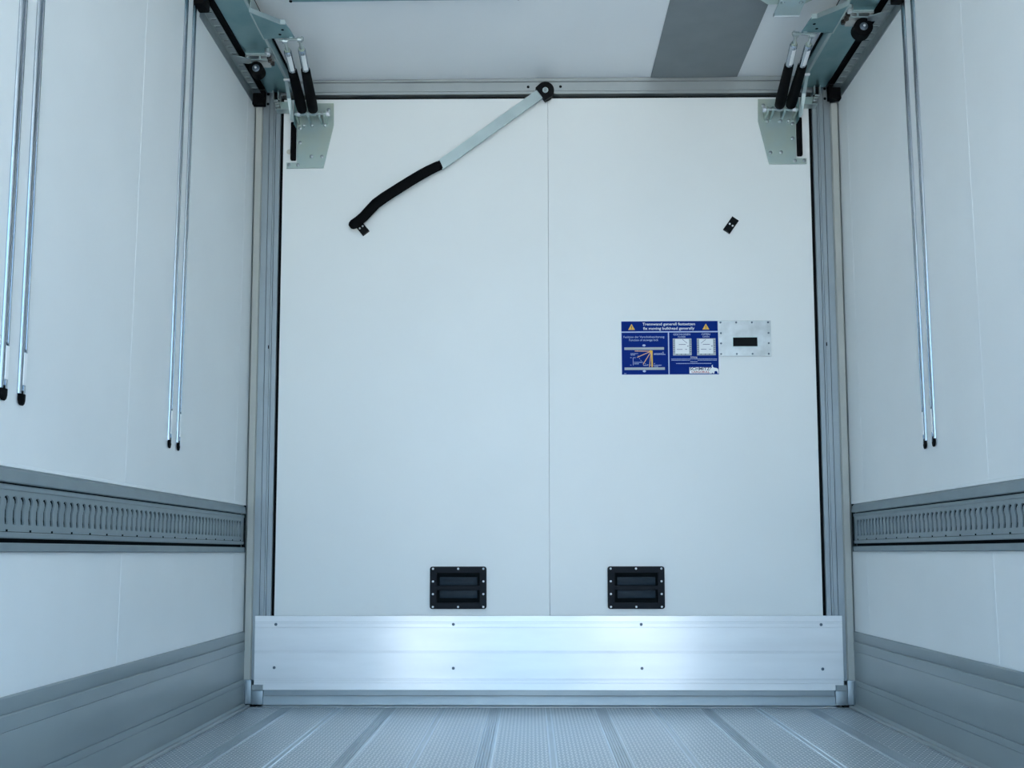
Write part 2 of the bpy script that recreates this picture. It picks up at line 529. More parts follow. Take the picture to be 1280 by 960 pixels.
# ------------------------------------------------------------------ slim vertical tracks hung on the walls
def wall_track(sx, yb, yt, zt, label, g=0.95, zb=0.952):
    """half-round polished bar with a groove, a white reflector strip and a black foot cap"""
    k = (yt - yb) / (zt - zb)
    Y = lambda z: yb + k * (z - zb)
    top = HC - 0.002
    X = lambda d: sx * (1.230 - d)
    t = thing('vertical_track', (sx * 1.230, Y(zb), zb), label, 'wall track', 'slim vertical tracks on the side walls')
    def bar(name, m, prof, z0, z1):
        MB().prism([(X(d), Y(z0) + y, z0) for y, d in prof], [(X(d), Y(z1) + y, z1) for y, d in prof]).build(name, m, t, sharp=50)
    sc = lambda pts: [(y * g, d) for y, d in pts]
    body = sc([(-.0120, 0), (-.0120, .003), (-.0095, .0066), (-.0080, .0075), (-.0028, .0075), (-.0023, .0055), (.0035, .0055), (.0040, .0075), (.0080, .0075), (.0095, .0066), (.0120, .003), (.0120, 0)])
    bar('bar', CHROME, body, zb + .024, top)
    bar('reflector', REFL, sc([(-.0030, .0054), (-.0030, .0086), (.0082, .0086), (.0082, .0074), (.0036, .0074), (.0036, .0054)]), zb + .047, zb + .122)
    bar('tongue', CHROME, sc([(-.0015, .0054), (-.0015, .0095), (.0025, .0095), (.0025, .0054)]), zb + .016, zb + .046)
    m = MB()
    rings = [((X(.0045), Y(zb), zb), .006 * g), ((X(.0045), Y(zb), zb + .004), .0105 * g), ((X(.0045), Y(zb), zb + .012), .0130 * g), ((X(.0045), Y(zb), zb + .026), .0134 * g)]
    m.loft(rings, 14, up=(0, 1, 0), sq=(.34, 1))
    m.box(X(.0076), X(.0090), Y(zb) - .005, Y(zb) + .0005, zb + .022, zb + .033)
    m.build('foot_cap', RUBBER, t)
    m = MB()
    m.dome((X(.0058), Y(zb + .127), zb + .127), (-sx, 0, 0), .0036, .003, 8)
    m.build('screw', SCREWD, t)
    return t
wall_track(-1, 3.2520, 3.2977, 2.485, 'third thin polished track on left wall counting from the camera')
wall_track(-1, 3.3345, 3.3814, 2.533, 'thin polished track on left wall closest to the bulkhead')
wall_track(-1, 2.2110, 2.2290, 1.884, 'thin polished track at the left photo edge, nearest the camera', 1.2)
wall_track(-1, 2.2920, 2.3095, 1.930, 'second polished track on left wall from the photo edge, wide with white strip', 1.2)
wall_track(1, 3.3580, 3.4096, 2.519, 'thin polished track on right wall, the one nearer the bulkhead')
wall_track(1, 3.2845, 3.3229, 2.470, 'thin polished track on right wall, the one nearer the camera')

# ------------------------------------------------------------------ bulkhead: panel, frame
bh = thing('bulkhead', (0, D, 0), 'white two-panel moving bulkhead in a grey aluminium frame closing off the trailer', 'bulkhead')
ZPL, ZPR = 2.534, 2.524
zp = lambda x: ZPL + (ZPR - ZPL) * (x + 1.118) / 2.236
def front_prism(pts, y0, y1, name, m, parent=bh, sharp=35):
    return MB().prism([(x, y0, z) for x, z in pts], [(x, y1, z) for x, z in pts]).build(name, m, parent, sharp)
front_prism([(-1.108, .03), (0.0096, .03), (0.0110, zp(0.01)), (-1.108, zp(-1.108))], D, D + .045, 'panel', PANELW)
front_prism([(0.0110, .03), (1.107, .03), (1.107, zp(1.107)), (0.0124, zp(0.01))], D, D + .045, 'panel', PANELW)
MB().box(-1.12, 1.12, D + .0451, D + .06, .03, 2.54).build('core', DARK, bh)
front_prism([(-1.120, .03), (-1.108, .03), (-1.108, zp(-1.108) + .007), (-1.120, zp(-1.12) + .007)], D + .004, D + .045, 'seal_strip', RUBBER)
front_prism([(1.107, .03), (1.1195, .03), (1.1195, zp(1.12) + .007), (1.107, zp(1.107) + .007)], D + .004, D + .045, 'seal_strip', RUBBER)
front_prism([(-1.108, zp(-1.108)), (1.107, zp(1.107)), (1.107, zp(1.107) + .007), (-1.108, zp(-1.108) + .007)], D + .004, D + .045, 'seal_strip', RUBBER)
for sx in (-1, 1):
    zt = 2.496 if sx < 0 else 2.49
    # post: flat inner leaf, ribbed middle, bluish leaf, beige outer tube, wall lip
    pr = [(1.1198, .045), (1.1198, -.004), (1.1215, -.006), (1.1385, -.006), (1.1395, -.001), (1.1405, -.001), (1.1415, -.006), (1.1480, -.006), (1.149, -.002), (1.1495, -.006),
          (1.1650, -.006), (1.1665, .002), (1.1685, .002), (1.1695, -.003), (1.1945, -.003), (1.1945, .045)]
    post = MB().prism([(sx * x, D + y, .105) for x, y in pr], [(sx * x, D + y, 2.585) for x, y in pr]).build('post', [ALUDK], bh)
    pr = [(1.1950, .045), (1.1950, -.010), (1.198, -.016), (1.2215, -.017), (1.2245, -.010), (1.2245, .045)]
    MB().prism([(sx * x, D + y, .105) for x, y in pr], [(sx * x, D + y, zt) for x, y in pr]).build('edge_tube', BEIGE, post)
    pr = [(1.2250, .02), (1.2250, -.006), (1.2275, -.010), (1.2292, -.012), (1.2292, .02)]
    MB().prism([(sx * x, D + y, .105) for x, y in pr], [(sx * x, D + y, zt) for x, y in pr]).build('wall_lip', ALU, post)
    # corner block at the foot
    cb = MB()
    cb.box(sx * 1.190, sx * 1.2285, D - .022, D + .02, .012, .109, bev=.003)
    cb.prism_z([(sx * 1.212, D - .026), (sx * 1.206, D - .022), (sx * 1.218, D - .022)], .015, .104)
    cb.box(sx * 1.1435, sx * 1.1895, D - .018, D + .02, .010, .0665, bev=.002)
    cbo = cb.build('corner_block', ALUDK, bh)
    MB().box(sx * 1.175, sx * 1.2225, D - .020, D + .02, .0005, .0115).build('foot_pad', RUBBER, cbo)
    MB().prism_z([(sx * 1.1440, D - .0255), (sx * 1.1865, D - .0255), (sx * 1.1865, D - .012), (sx * 1.1440, D - .012)], .0685, .0895).build('corner_cover', GALV, cbo)
hd = [(2.612, .045), (2.612, -.012), (2.600, -.012), (2.598, -.006), (2.594, -.006), (2.592, -.012), (2.5575, -.012), (2.5570, -.009), (2.5555, -.009), (2.5550, -.012), (2.5445, -.012), (2.5445, .045)]
dz = 0.006
MB().prism([(-1.12, D + y, z if z > 2.605 else z + dz * .8) for z, y in hd], [(1.12, D + y, z if z > 2.605 else z - dz) for z, y in hd]).build('header', ALU, bh)
for x in (-.0711, .0654):
    MB().cyl((x, D - .0121, 2.5748), (x, D - .0128, 2.5748), .006, n=12).build('bolt_hole', DARK, bh)
for sx in (-1, 1):
    for z in (2.515, 2.558):
        MB().cyl((sx * 1.176, D - .0031, z), (sx * 1.176, D - .0038, z), .006, n=12).build('bolt_hole', DARK, bh)
MB().box(-1.1425, 1.1425, D - .004, D + .02, .046, .0665).build('sill', ALUDK, bh)
si = MB().prism_x([(D + .02, .001), (D - .030, .001), (D - .030, .006), (D - .016, .010), (D - .013, .040), (D - .009, .0455), (D + .02, .0455)], -1.1425, 1.1425).build('sill_profile', ALUDK, bh)
MB().box(-1.19, 1.19, D - .034, D - .0302, .0015, .0035).build('sill_lip', ALU, si)
for sx in (-1, 1):
    MB().box(sx * 1.150, sx * 1.154, D - .007, D - .0055, 1.46, 1.475).build('frame_mark', DARK, bh)

# ------------------------------------------------------------------ kick plate
KB = D - .0095
kp = thing('kick_plate', (0, D - .012, .0668), 'wide bright aluminium kick plate across the foot of the white bulkhead', 'kick plate')
fr = D - .0155
def groove(z, w=.0016, d=.0022):
    return [(fr, z + w), (fr + d, z + w * .6), (fr + d, z - w * .6), (fr, z - w)]
prof = [(KB, .3630), (fr + .001, .3630), (fr, .3620)]
for z, w in ((.3390, .0014), (.3320, .0008), (.3166, .0016), (.2225, .001), (.2172, .0018), (.1125, .0016), (.1065, .0008), (.0965, .0014)):
    prof += groove(z, w)
prof += [(fr, .0690), (fr + .001, .0680), (KB, .0680)]
k = MB().prism_x(prof, -1.181, 1.178)
o = k.build('plate', KICK, kp, sharp=25)
uv = o.data.uv_layers.new(name='UVMap')
for lp in o.data.loops:
    c = o.data.vertices[lp.vertex_index].co
    uv.data[lp.index].uv = (c.x, c.z)
for x, z in ((-1.0968, .3290), (-.3789, .3290), (.3761, .3285), (1.0940, .3275), (-1.0999, .1567), (-.3783, .1545), (.3771, .1545), (1.0953, .1525)):
    MB().dome((x, fr, z), (0, -1, 0), .0062, .0028, 12).build('screw', SCREWD, kp)

# ------------------------------------------------------------------ pressure vents
def vent(xc, label):
    w, h = .2292, .1705
    x0, x1 = xc - w / 2, xc + w / 2
    z0, z1 = .3898, .3898 + h
    zc = (z0 + z1) / 2
    t = thing('pressure_vent', (xc, D - .004, z0), label, 'vent', 'pair of black pressure vents low on the bulkhead')
    out = []
    R = .010
    for cxx, czz, a0 in ((x1 - R, z1 - R, 0), (x0 + R, z1 - R, 90), (x0 + R, z0 + R, 180), (x1 - R, z0 + R, 270)):
        for q in range(5):
            a = math.radians(a0 + 90 * q / 4)
            out.append((cxx + R * math.cos(a), czz + R * math.sin(a)))
    hx0, hx1 = x0 + .0275, x1 - .0270
    up = [(hx0, zc + .007), (hx1, zc + .007), (hx1, z1 - .0255), (hx0, z1 - .0255)]
    lo = [(hx0, z0 + .0255), (hx1, z0 + .0255), (hx1, zc - .009), (hx0, zc - .009)]
    plate('frame', out, [up, lo], .012, face_matrix(D - .0065), VENTB, t)
    MB().box(hx0 - .003, hx1 + .003, D - .0022, D - .0006, z0 + .02, z1 - .02).build('back', DARK, t)
    for za, zb in ((zc + .009, z1 - .0425), (z0 + .0430, zc - .0105)):
        MB().box(hx0 + .012, hx1 - .010, D - .0085, D - .0024, za, zb, bev=.002).build('flap', FLAPB, t)
    for i, z in enumerate((z1 - .009, zc + .0255, zc - .0255, z0 + .0085)):
        xs = (x0 + .0125, xc, x1 - .0125) if i in (0, 3) else (x0 + .0125, x1 - .0125)
        for x in xs:
            MB().dome((x, D - .0125, z), (0, -1, 0), .0046, .002, 10).build('screw', SCREW, t)
    return t
vent(-.3602, 'black louvred pressure vent low on the left panel of the bulkhead')
vent(.3583, 'black louvred pressure vent low on the right panel of the bulkhead')

# ------------------------------------------------------------------ instruction sign
K = .000349
SXo, SZo = .3112, 1.5675
def SP(cx, cy):
    return (SXo + (cx - 60) * K, SZo - (cy - 65) * K)
sg = thing('instruction_sign', SP(627, 700)[:1] + (D - .001, SP(627, 700)[1]), 'dark blue instruction sign with yellow warning triangles on the bulkhead', 'sign')
def srect(m_, a, b, c, d, y0, y1):
    x0, z1 = SP(a, b)
    x1, z0 = SP(c, d)
    m_.box(x0, x1, D - y1, D - y0, z0, z1)
def spoly(m_, pts, y0, y1):
    q = [SP(*p) for p in pts]
    m_.prism([(x, D - y0, z) for x, z in q], [(x, D - y1, z) for x, z in q])
def sline(m_, a, b, w, y0, y1):
    dx, dy = b[0] - a[0], b[1] - a[1]
    L = math.hypot(dx, dy)
    nx, ny = -dy / L * w / 2, dx / L * w / 2
    spoly(m_, [(a[0] + nx, a[1] + ny), (b[0] + nx, b[1] + ny), (b[0] - nx, b[1] - ny), (a[0] - nx, a[1] - ny)], y0, y1)
m = MB(); srect(m, 58, 62, 1202, 703, 0, .0025); m.build('board', SPALE, sg)
pb = []
for a in ((60, 65, 1196, 185), (62, 200, 608, 701), (622, 200, 1200, 701)):
    m = MB(); srect(m, *a, .0024, .0031); pb.append(m.build('blue_panel', BLUE, sg))
def lettering(body, cx, cy, size, m, parent, bold=0.0, width=None, y=.0031, name='lettering'):
    cu = bpy.data.curves.new('text', 'FONT')
    cu.body = body
    cu.size = 1.0
    cu.align_x = 'CENTER'
    cu.align_y = 'CENTER'
    cu.offset = bold
    cu.resolution_u = 3
    tmp = bpy.data.objects.new('text', cu)
    COL.objects.link(tmp)
    bpy.context.view_layer.update()
    me = bpy.data.meshes.new_from_object(tmp.evaluated_get(bpy.context.evaluated_depsgraph_get()))
    bpy.data.objects.remove(tmp)
    bpy.data.curves.remove(cu)
    xs = [v.co.x for v in me.vertices]
    s = size * K
    sxx = s if width is None else width * K / (max(xs) - min(xs))
    mid = (max(xs) + min(xs)) / 2
    X, Z = SP(cx, cy)
    M4 = Matrix(((sxx, 0, 0, X - mid * sxx), (0, 0, -1, D - y - .00025), (0, s, 0, Z), (0, 0, 0, 1)))
    me.transform(M4)
    me.transform(Matrix.Translation(-wloc(parent)))
    me.name = name
    me.materials.clear()
    me.materials.append(m)
    o = bpy.data.objects.new(name, me)
    COL.objects.link(o)
    o.parent = parent
    return o
lettering('Trennwand generell festsetzen', 620, 100, 46, SWHITE, pb[0], .012, 620)
lettering('fix moving bulkhead generally', 620, 152, 46, SWHITE, pb[0], .012, 605)
for cx in (180, 1057):
    m = MB(); spoly(m, [(cx, 96), (cx + 40, 166), (cx - 40, 166)], .0030, .0037); tr = m.build('warning_triangle', SYEL, pb[0])
    m = MB(); srect(m, cx - 4, 118, cx + 4, 146, .0036, .0040); srect(m, cx - 4, 150, cx + 4, 159, .0036, .0040); m.build('exclamation_mark', SNAVY, tr)
lettering('Funktion der Verschiebesicherung', 325, 253, 36, SPALE, pb[1], .004, 480)
lettering('Function of stowage lock', 322, 290, 36, SPALE, pb[1], .004, 345)
m = MB(); srect(m, 92, 377, 560, 407, .0030, .0036); m.build('rail_bar', SGREY, pb[1])
m = MB(); srect(m, 92, 617, 566, 647, .0030, .0036); m.build('rail_bar', SGREY, pb[1])
def ell(cx, cy, a, b, n=16):
    return [(cx + a * math.cos(2 * math.pi * i / n), cy + b * math.sin(2 * math.pi * i / n)) for i in range(n)]
for cy in (354, 662):
    m = MB(); spoly(m, ell(325, cy, 19, 13), .0030, .0034); m.build('oval_mark', SPALE, pb[1])
m = MB()
for e in ((215, 421), (240, 497), (312, 580), (386, 612)):
    sline(m, (408, 424), e, 8, .0030, .0036)
m.build('lock_positions', SORANGE, pb[1])
m = MB(); srect(m, 408, 415, 425, 612, .0035, .0041); spoly(m, ell(402, 426, 18, 14), .0036, .0042); m.build('lock_bar_drawing', SYEL, pb[1])
m = MB()
for i in range(9):                                     # dashed swing arc and the notes too small to read
    a = math.radians(182 - 11 * i)
    cx, cy = 410 + 165 * math.cos(a), 425 + 165 * math.sin(a)
    sline(m, (cx - 7 * math.sin(a), cy + 7 * math.cos(a)), (cx + 7 * math.sin(a), cy - 7 * math.cos(a)), 4, .0030, .0034)
srect(m, 192, 500, 197, 592, .0030, .0034); srect(m, 192, 498, 225, 503, .0030, .0034)
random.seed(7)
for (a, b, y) in ((165, 235, 452), (165, 215, 468), (440, 560, 452), (440, 575, 464), (205, 300, 556), (205, 262, 574), (315, 370, 592), (432, 528, 592), (440, 490, 608), (85, 112, 690), (160, 175, 500), (160, 172, 588), (440, 452, 572), (540, 556, 436)):
    x = a
    while x < b:
        w = random.uniform(4, 11)
        srect(m, x, y - 4, min(x + w, b), y + 4, .0030, .0034)
        x += w + 3
m.build('fine_print', SPALE, pb[1])
lettering('GESCHLOSSEN', 772, 225, 32, SPALE, pb[2], .006, 200)
lettering('CLOSED', 770, 255, 28, SPALE, pb[2], .006, 92)
lettering('OFFEN', 1055, 225, 32, SPALE, pb[2], .006, 100)
lettering('OPEN', 1055, 254, 28, SPALE, pb[2], .006, 78)
for i, x0 in enumerate((665, 948)):
    m = MB(); srect(m, x0, 273, x0 + 220, 476, .0030, .0035); fo = m.build('drawing_frame', SGREY, pb[2])
    m = MB(); srect(m, x0 + 27, 280, x0 + 190, 456, .0034, .0039); m.build('drawing_field', SWHITE, fo)
    m = MB()
    c = x0 + 110
    if i == 0:
        sline(m, (c + 5, 286), (x0 + 170, 332), 4, .0038, .0042)
    else:
        sline(m, (c - 5, 286), (x0 + 48, 332), 4, .0038, .0042)
    sline(m, (x0 + 70, 346), (x0 + 152, 346), 5, .0038, .0042)
    spoly(m, ell(x0 + 176, 366, 7, 6, 10), .0038, .0042)
    for a, b in ((45, 112), (142, 168)):
        srect(m, x0 + a, 402, x0 + b, 407, .0038, .0042)
    for y in range(300, 455, 26):
        srect(m, x0 + 4, y, x0 + 20, y + 6, .0034, .0038)
        srect(m, x0 + 198, y, x0 + 216, y + 6, .0034, .0038)
    for x in (40, 92, 140):
        srect(m, x0 + x, 459, x0 + x + 12, 468, .0034, .0038)
    m.build('drawing_lines', SNAVY, fo)
lettering('Achtung', 908, 497, 28, SWHITE, pb[2], .004, 80)
lettering('Attention', 908, 551, 28, SPALE, pb[2], .004, 84)
m = MB()
for (a, b, y) in ((645, 1180, 519), (645, 862, 534), (955, 1178, 534), (700, 1115, 573)):
    x = a
    while x < b:
        w = random.uniform(5, 14)
        srect(m, x, y - 3.5, min(x + w, b), y + 3.5, .0030, .0034)
        x += w + 3
m.build('fine_print', SPALE, pb[2])
m = MB(); srect(m, 855, 618, 1100, 692, .0030, .0034); lg = m.build('maker_logo', SWHITE, pb[2])
lettering('SCHMITZ', 978, 638, 48, SNAVY, lg, .022, 236, y=.0034)
lettering('CARGOBULL', 985, 675, 34, SRED, lg, .018, 212, y=.0034)
m = MB()
el = [(1090, 694), (1098, 668), (1096, 645), (1104, 640), (1108, 622), (1120, 628), (1116, 604), (1122, 592), (1130, 590), (1128, 604), (1134, 618), (1150, 626), (1170, 628), (1188, 636), (1196, 652), (1196, 692),
      (1184, 692), (1182, 672), (1168, 662), (1150, 668), (1146, 692), (1132, 692), (1126, 684), (1112, 694)]
spoly(m, el, .0030, .0036)
m.build('elephant_emblem', SWHITE, lg)

# ------------------------------------------------------------------ stainless plate with a window
pl = thing('inspection_plate', (.8174, D - .001, 1.4195), 'scuffed stainless plate with a black window beside the blue sign', 'plate')
plate('plate', [(.7095, 1.4205), (.9250, 1.4190), (.9255, 1.5680), (.7085, 1.5690)], [[(.7680, 1.4590), (.8705, 1.4590), (.8700, 1.4985), (.7680, 1.4985)]], .004, face_matrix(D - .0035), STEEL, pl)
wfm = MB()
plate('window_rim', [(.7660, 1.4570), (.8725, 1.4570), (.8720, 1.5005), (.7660, 1.5005)], [[(.7690, 1.4600), (.8695, 1.4600), (.8690, 1.4975), (.7690, 1.4975)]], .0028, face_matrix(D - .0058), ZINCL, pl)
MB().box(.766, .8725, D - .0018, D - .0004, 1.457, 1.5005).build('window', BLACK, pl)
for i, z in enumerate((1.5602, 1.5158, 1.4730, 1.4288)):
    for x in ((.7195, .7838, .8482, .9145) if i in (0, 3) else (.7200, .9155)):
        MB().dome((x, D - .0055, z), (0, -1, 0), .0042, .002, 10).build('screw', SCREWD, pl)

# ------------------------------------------------------------------ lock bar and its two catches
lb = thing('lock_bar', (0, D - .012, 2.5473), 'zinc lock bar with a black sleeve pivoted on the bulkhead header', 'lock bar')
a0, a1 = Vector((-.013, 0, 2.5425)), Vector((-.4414, 0, 2.2296))
dv = (a1 - a0).normalized()
nv = Vector((-dv.z, 0, dv.x))
if nv.z < 0:
    nv = -nv
hw = .0215
pts = [(a0 + nv * hw), (a1 + nv * hw), (a1 - nv * hw), (a0 - nv * hw)]
MB().prism([(p.x, D - .022, p.z) for p in pts], [(p.x, D - .031, p.z) for p in pts]).build('flat_bar', ZINCL, lb)
# head cap: rounded outside, square towards the bar
pc = Vector((0.001, 0, 2.5473))
loop = []
for q in range(13):
    a = math.radians(-90 + 180 * q / 12)
    loop.append(pc - dv * (math.cos(a) * .037) + nv * (math.sin(a) * .037))
loop += [pc + dv * .026 + nv * .034, pc + dv * .026 - nv * .034]
MB().prism([(p.x, D - .0125, p.z) for p in loop], [(p.x, D - .040, p.z) for p in loop]).build('head_cap', BLACK, lb)
m = MB()
m.cyl((pc.x, D - .0395, pc.z), (pc.x, D - .0420, pc.z), .0120, n=20)
wsh = m.build('washer', ZINCL, lb)
MB().cyl((pc.x, D - .0420, pc.z), (pc.x, D - .0480, pc.z), .0070, n=6).build('bolt', GALV, lb)
sl = [(-.4350, 2.2345, .0215, .026), (-.4600, 2.2235, .0215, .026), (-.4846, 2.2110, .0220, .027), (-.5159, 2.1925, .0225, .030), (-.5650, 2.1620, .0225, .032), (-.6177, 2.1283, .0228, .032),
      (-.6700, 2.0945, .0230, .032), (-.7076, 2.0677, .0230, .030), (-.7350, 2.0390, .0225, .028), (-.7581, 2.0140, .0220, .026), (-.7800, 1.9950, .0220, .026), (-.8020, 1.9800, .0215, .026),
      (-.8110, 1.9735, .0170, .026), (-.8165, 1.9695, .0090, .026)]
m = MB()
m.loft([((x, D - y, z), r) for x, z, r, y in sl], 16, up=(0, 1, 0), sq=(1.0, .45))
m.build('sleeve', RUBBER, lb)
def catch(c, ang, label, w, h):
    t = thing('bar_catch', (c[0], D - .002, c[1]), label, 'catch', 'catches for the lock bar')
    ca, sa = math.cos(ang), math.sin(ang)
    def rot(x, z):
        return (c[0] + x * ca - z * sa, c[1] + x * sa + z * ca)
    q = [rot(-w / 2, -h / 2), rot(w / 2, -h / 2), rot(w / 2, h / 2), rot(-w / 2, h / 2)]
    MB().prism([(x, D - .0006, z) for x, z in q], [(x, D - .007, z) for x, z in q]).build('base', BLACK, t)
    q = [rot(-w / 2, -h / 2), rot(w / 2, -h / 2), rot(w / 2, -h / 2 + .012), rot(-w / 2, -h / 2 + .012)]
    MB().prism([(x, D - .0071, z) for x, z in q], [(x, D - .016, z) for x, z in q]).build('lip', BLACK, t)
    for x in (-w * .22, w * .22):
        X, Z = rot(x, .001)
        MB().dome((X, D - .0071, Z), (0, -1, 0), .0042, .0025, 10).build('screw', SCREW, t)
    return t
catch((-.7712, 1.9735), math.radians(38), 'small black catch under the lower end of the lock bar', .034, .066)
catch((.7712, 1.9722), math.radians(-35), 'small black catch alone on the right panel of the bulkhead', .033, .068)

# ------------------------------------------------------------------ lifting gear, one set per side
def gear(sx):
    side = 'right' if sx > 0 else 'left'
    P = lambda x, y, z: (sx * x, y, z)
    # --- toothed guide rail along the top of the wall
    t = thing('guide_rail', P(1.205, 3.75, 2.48), 'toothed steel guide rail along the top of the %s wall' % side, 'guide rail')
    ya, yb = 3.435, 4.150
    MB().prism_y([(sx * x, z) for x, z in ((1.2292, 2.5005), (1.2292, 2.5425), (1.1940, 2.5425), (1.1940, 2.5392), (1.2250, 2.5392), (1.2262, 2.5380), (1.2262, 2.5005))], ya, yb - .03).build('angle', GALV, t)
    MB().box(*sorted((sx * 1.2255, sx * 1.2240)), ya, yb - .03, 2.5375, 2.5391).build('bright_edge', TOOTH, t)
    rung = MB().box(*sorted((sx * 1.2195, sx * 1.1965)), ya + .028, ya + .033, 2.5355, 2.5391).build('rung', TOOTH, t)
    slot = MB().box(*sorted((sx * 1.2150, sx * 1.1985)), ya + .0335, ya + .041, 2.5382, 2.5391).build('slot', DARK, t)
    for q in range(1, 13):
        for src in (rung, slot):
            c = src.copy()
            COL.objects.link(c)
            c.location = (0, .0506 * q, 0)
    MB().box(*sorted((sx * 1.178, sx * 1.2285)), yb - .0295, yb, 2.492, 2.552).build('shade_block', RUBBER, t)  # black block stands in for the shade at the rail's far end
    MB().box(*sorted((sx * 1.176, sx * 1.229)), ya - .30, yb - .03, 2.553, 2.571).build('gap_shade_strip', RUBBER, t)  # black strip painted in for the shade up inside the rail-to-beam gap
    MB().box(*sorted((sx * 1.190, sx * 1.2288)), ya - .070, ya - .004, 2.510, 2.552, bev=.006).build('end_stop', RUBBER, t)
    # --- zinc beam under the ceiling with a gusset for the springs
    b = thing('ceiling_beam', P(1.12, 3.6, 2.556), 'zinc-plated lifting beam under the ceiling beside the %s wall' % side, 'beam')
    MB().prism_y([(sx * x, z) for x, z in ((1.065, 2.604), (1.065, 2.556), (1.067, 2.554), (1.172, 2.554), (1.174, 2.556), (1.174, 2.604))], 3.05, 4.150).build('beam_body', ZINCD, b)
    MB().prism_y([(sx * x, z) for x, z in ((1.0615, 2.562), (1.0615, 2.552), (1.0690, 2.552), (1.0690, 2.5535), (1.0645, 2.5545), (1.0645, 2.562))], 3.05, 4.150).build('bright_edge', ZINCL, b)
    MB().box(*sorted((sx * 1.06, sx * 1.178)), 3.05, 4.150, 2.6045, HC - .0005).build('packer', DARK, b)
    gp = [(1.0605, 3.462), (.9700, 3.548), (.9520, 3.548), (.9480, 3.575), (.9420, 3.650), (.9950, 3.650), (1.0605, 3.655)]
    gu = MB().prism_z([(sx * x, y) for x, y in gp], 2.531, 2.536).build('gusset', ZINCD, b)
    fl_ = [(1.0605, 3.458), (.9700, 3.544), (.9520, 3.546), (.9520, 3.5495), (.9705, 3.5480), (1.0605, 3.4625)]
    MB().prism_z([(sx * x, y) for x, y in fl_], 2.5295, 2.547).build('gusset_flange', ZINCL, gu)
    MB().box(*sorted((sx * 1.0560, sx * 1.0605)), 3.47, 3.655, 2.5285, 2.600).build('gusset_weld_plate', ZINCL, gu)
    m = MB()
    for x, y in ((.972, 3.588), (.990, 3.622)):
        m.cyl(P(x, y, 2.5309), P(x, y, 2.5302), .0055, n=12)
    m.build('hole', DARK, gu)
    sw = MB().cyl(P(.905, 3.641, 2.524), P(1.000, 3.655, 2.524), .0042, n=12)
    sw.cyl(P(.908, 3.6414, 2.524), P(.914, 3.6424, 2.524), .009, n=6)
    sw.build('spring_pin', TOOTH, gu)
    MB().box(*sorted((sx * .945, sx * .960)), 3.640, 3.652, 2.5245, 2.5308).build('pin_lug', ZINCL, gu)
    # --- roller carriage clamped under the beam
    yc = 3.825 if sx < 0 else 3.555
    c = thing('roller_carriage', P(1.13, yc, 2.53), ('steel carriage with a black roller deep under the left beam' if sx < 0 else 'steel carriage with a black roller near the front of the right beam'), 'roller carriage')
    MB().box(*sorted((sx * 1.066, sx * 1.172)), yc - .018, yc + .030, 2.5435, 2.5475).build('clamp_plate', STEEL, c)
    MB().box(*sorted((sx * 1.085, sx * 1.170)), yc - .022, yc - .018, 2.5480, 2.5535).build('front_flange', ZINCL, c)
    MB().box(*sorted((sx * 1.088, sx * 1.165)), yc - .012, yc - .009, 2.5300, 2.5335).build('lower_lip', ZINCL, c)
    MB().box(*sorted((sx * 1.112, sx * 1.118)), yc - .016, yc - .009, 2.5336, 2.5432).build('lip_web', ZINCL, c)
    MB().prism_z([P(1.150, yc - .015, 0)[:2], P(1.195, yc - .045, 0)[:2], P(1.215, yc - .045, 0)[:2], P(1.215, yc + .005, 0)[:2], P(1.165, yc + .020, 0)[:2]], 2.5295, 2.5325).build('side_tab', GALV, c)
    MB().box(*sorted((sx * 1.158, sx * 1.166)), yc - .012, yc + .016, 2.530, 2.545).build('side_web', STEEL, c)
    xr, rw = (1.137, .028) if sx < 0 else (1.144, .034)
    w = MB().loft([(P(xr, yc + .012, 2.509), rw - .004), (P(xr, yc + .014, 2.509), rw), (P(xr, yc + .056, 2.509), rw), (P(xr, yc + .058, 2.509), rw - .004)], 24).build('roller', RUBBER, c)
    MB().loft([(P(xr, yc + .0119, 2.509), .015), (P(xr, yc + .0105, 2.509), .012), (P(xr, yc + .006, 2.509), .008)], 16).build('hub', SCREWD, w)
    MB().dome(P(xr, yc + .006, 2.509), (0, -1, 0), .005, .004, 8).build('axle_end', SCREW, w)
    bo = MB().cyl(P(1.074, yc - .050, 2.552), P(1.074, yc - .050, 2.536), .013, n=18)
    bo.build('washer', TOOTH, c)
    MB().cyl(P(1.074, yc - .050, 2.536), P(1.074, yc - .050, 2.526), .0085, n=6).build('bolt', SCREW, c)
    m = MB()
    for dx, dy in ((0, -.018), (.003, .008), (-.001, .034)):
        m.cyl(P(1.078 + dx, yc + dy, 2.5434), P(1.078 + dx, yc + dy, 2.530), .0085, n=6)
    m.build('oiled_nuts', BROWN, c)
    MB().box(*sorted((sx * 1.082, sx * 1.158)), yc + .0305, yc + .034, 2.520, 2.552).build('rear_flange', STEEL, c)
    # --- bracket on the bulkhead panel
    k = thing('hinge_bracket', P(.98, D - .004, 2.2325), 'zinc hinge bracket riveted to the upper %s corner of the bulkhead' % side, 'bracket')
    op = [(.8955, 2.5145), (.8940, 2.4200), (.9357, 2.2325), (1.0917, 2.2325), (1.0920, 2.2570), (1.0486, 2.2570), (1.0500, 2.5145)]
    plate('plate', [(sx * x, z) for x, z in op], [], .005, face_matrix(D - .0035), ZINCY, k)
    for x, z in ((1.0366, 2.4069), (1.0355, 2.3428), (.9862, 2.2828), (.9420, 2.2816), (1.0815, 2.2465), (1.0431, 2.2460), (.9168, 2.4864)):
        MB().dome(P(x, D - .0061, z), (0, -1, 0), .0080, .0035, 12).build('rivet', GALV, k)
    MB().box(*sorted((sx * 1.0515, sx * 1.0740)), D - .020, D - .001, 2.2640, 2.4300, bev=.005).build('rubber_buffer', RUBBER, k)
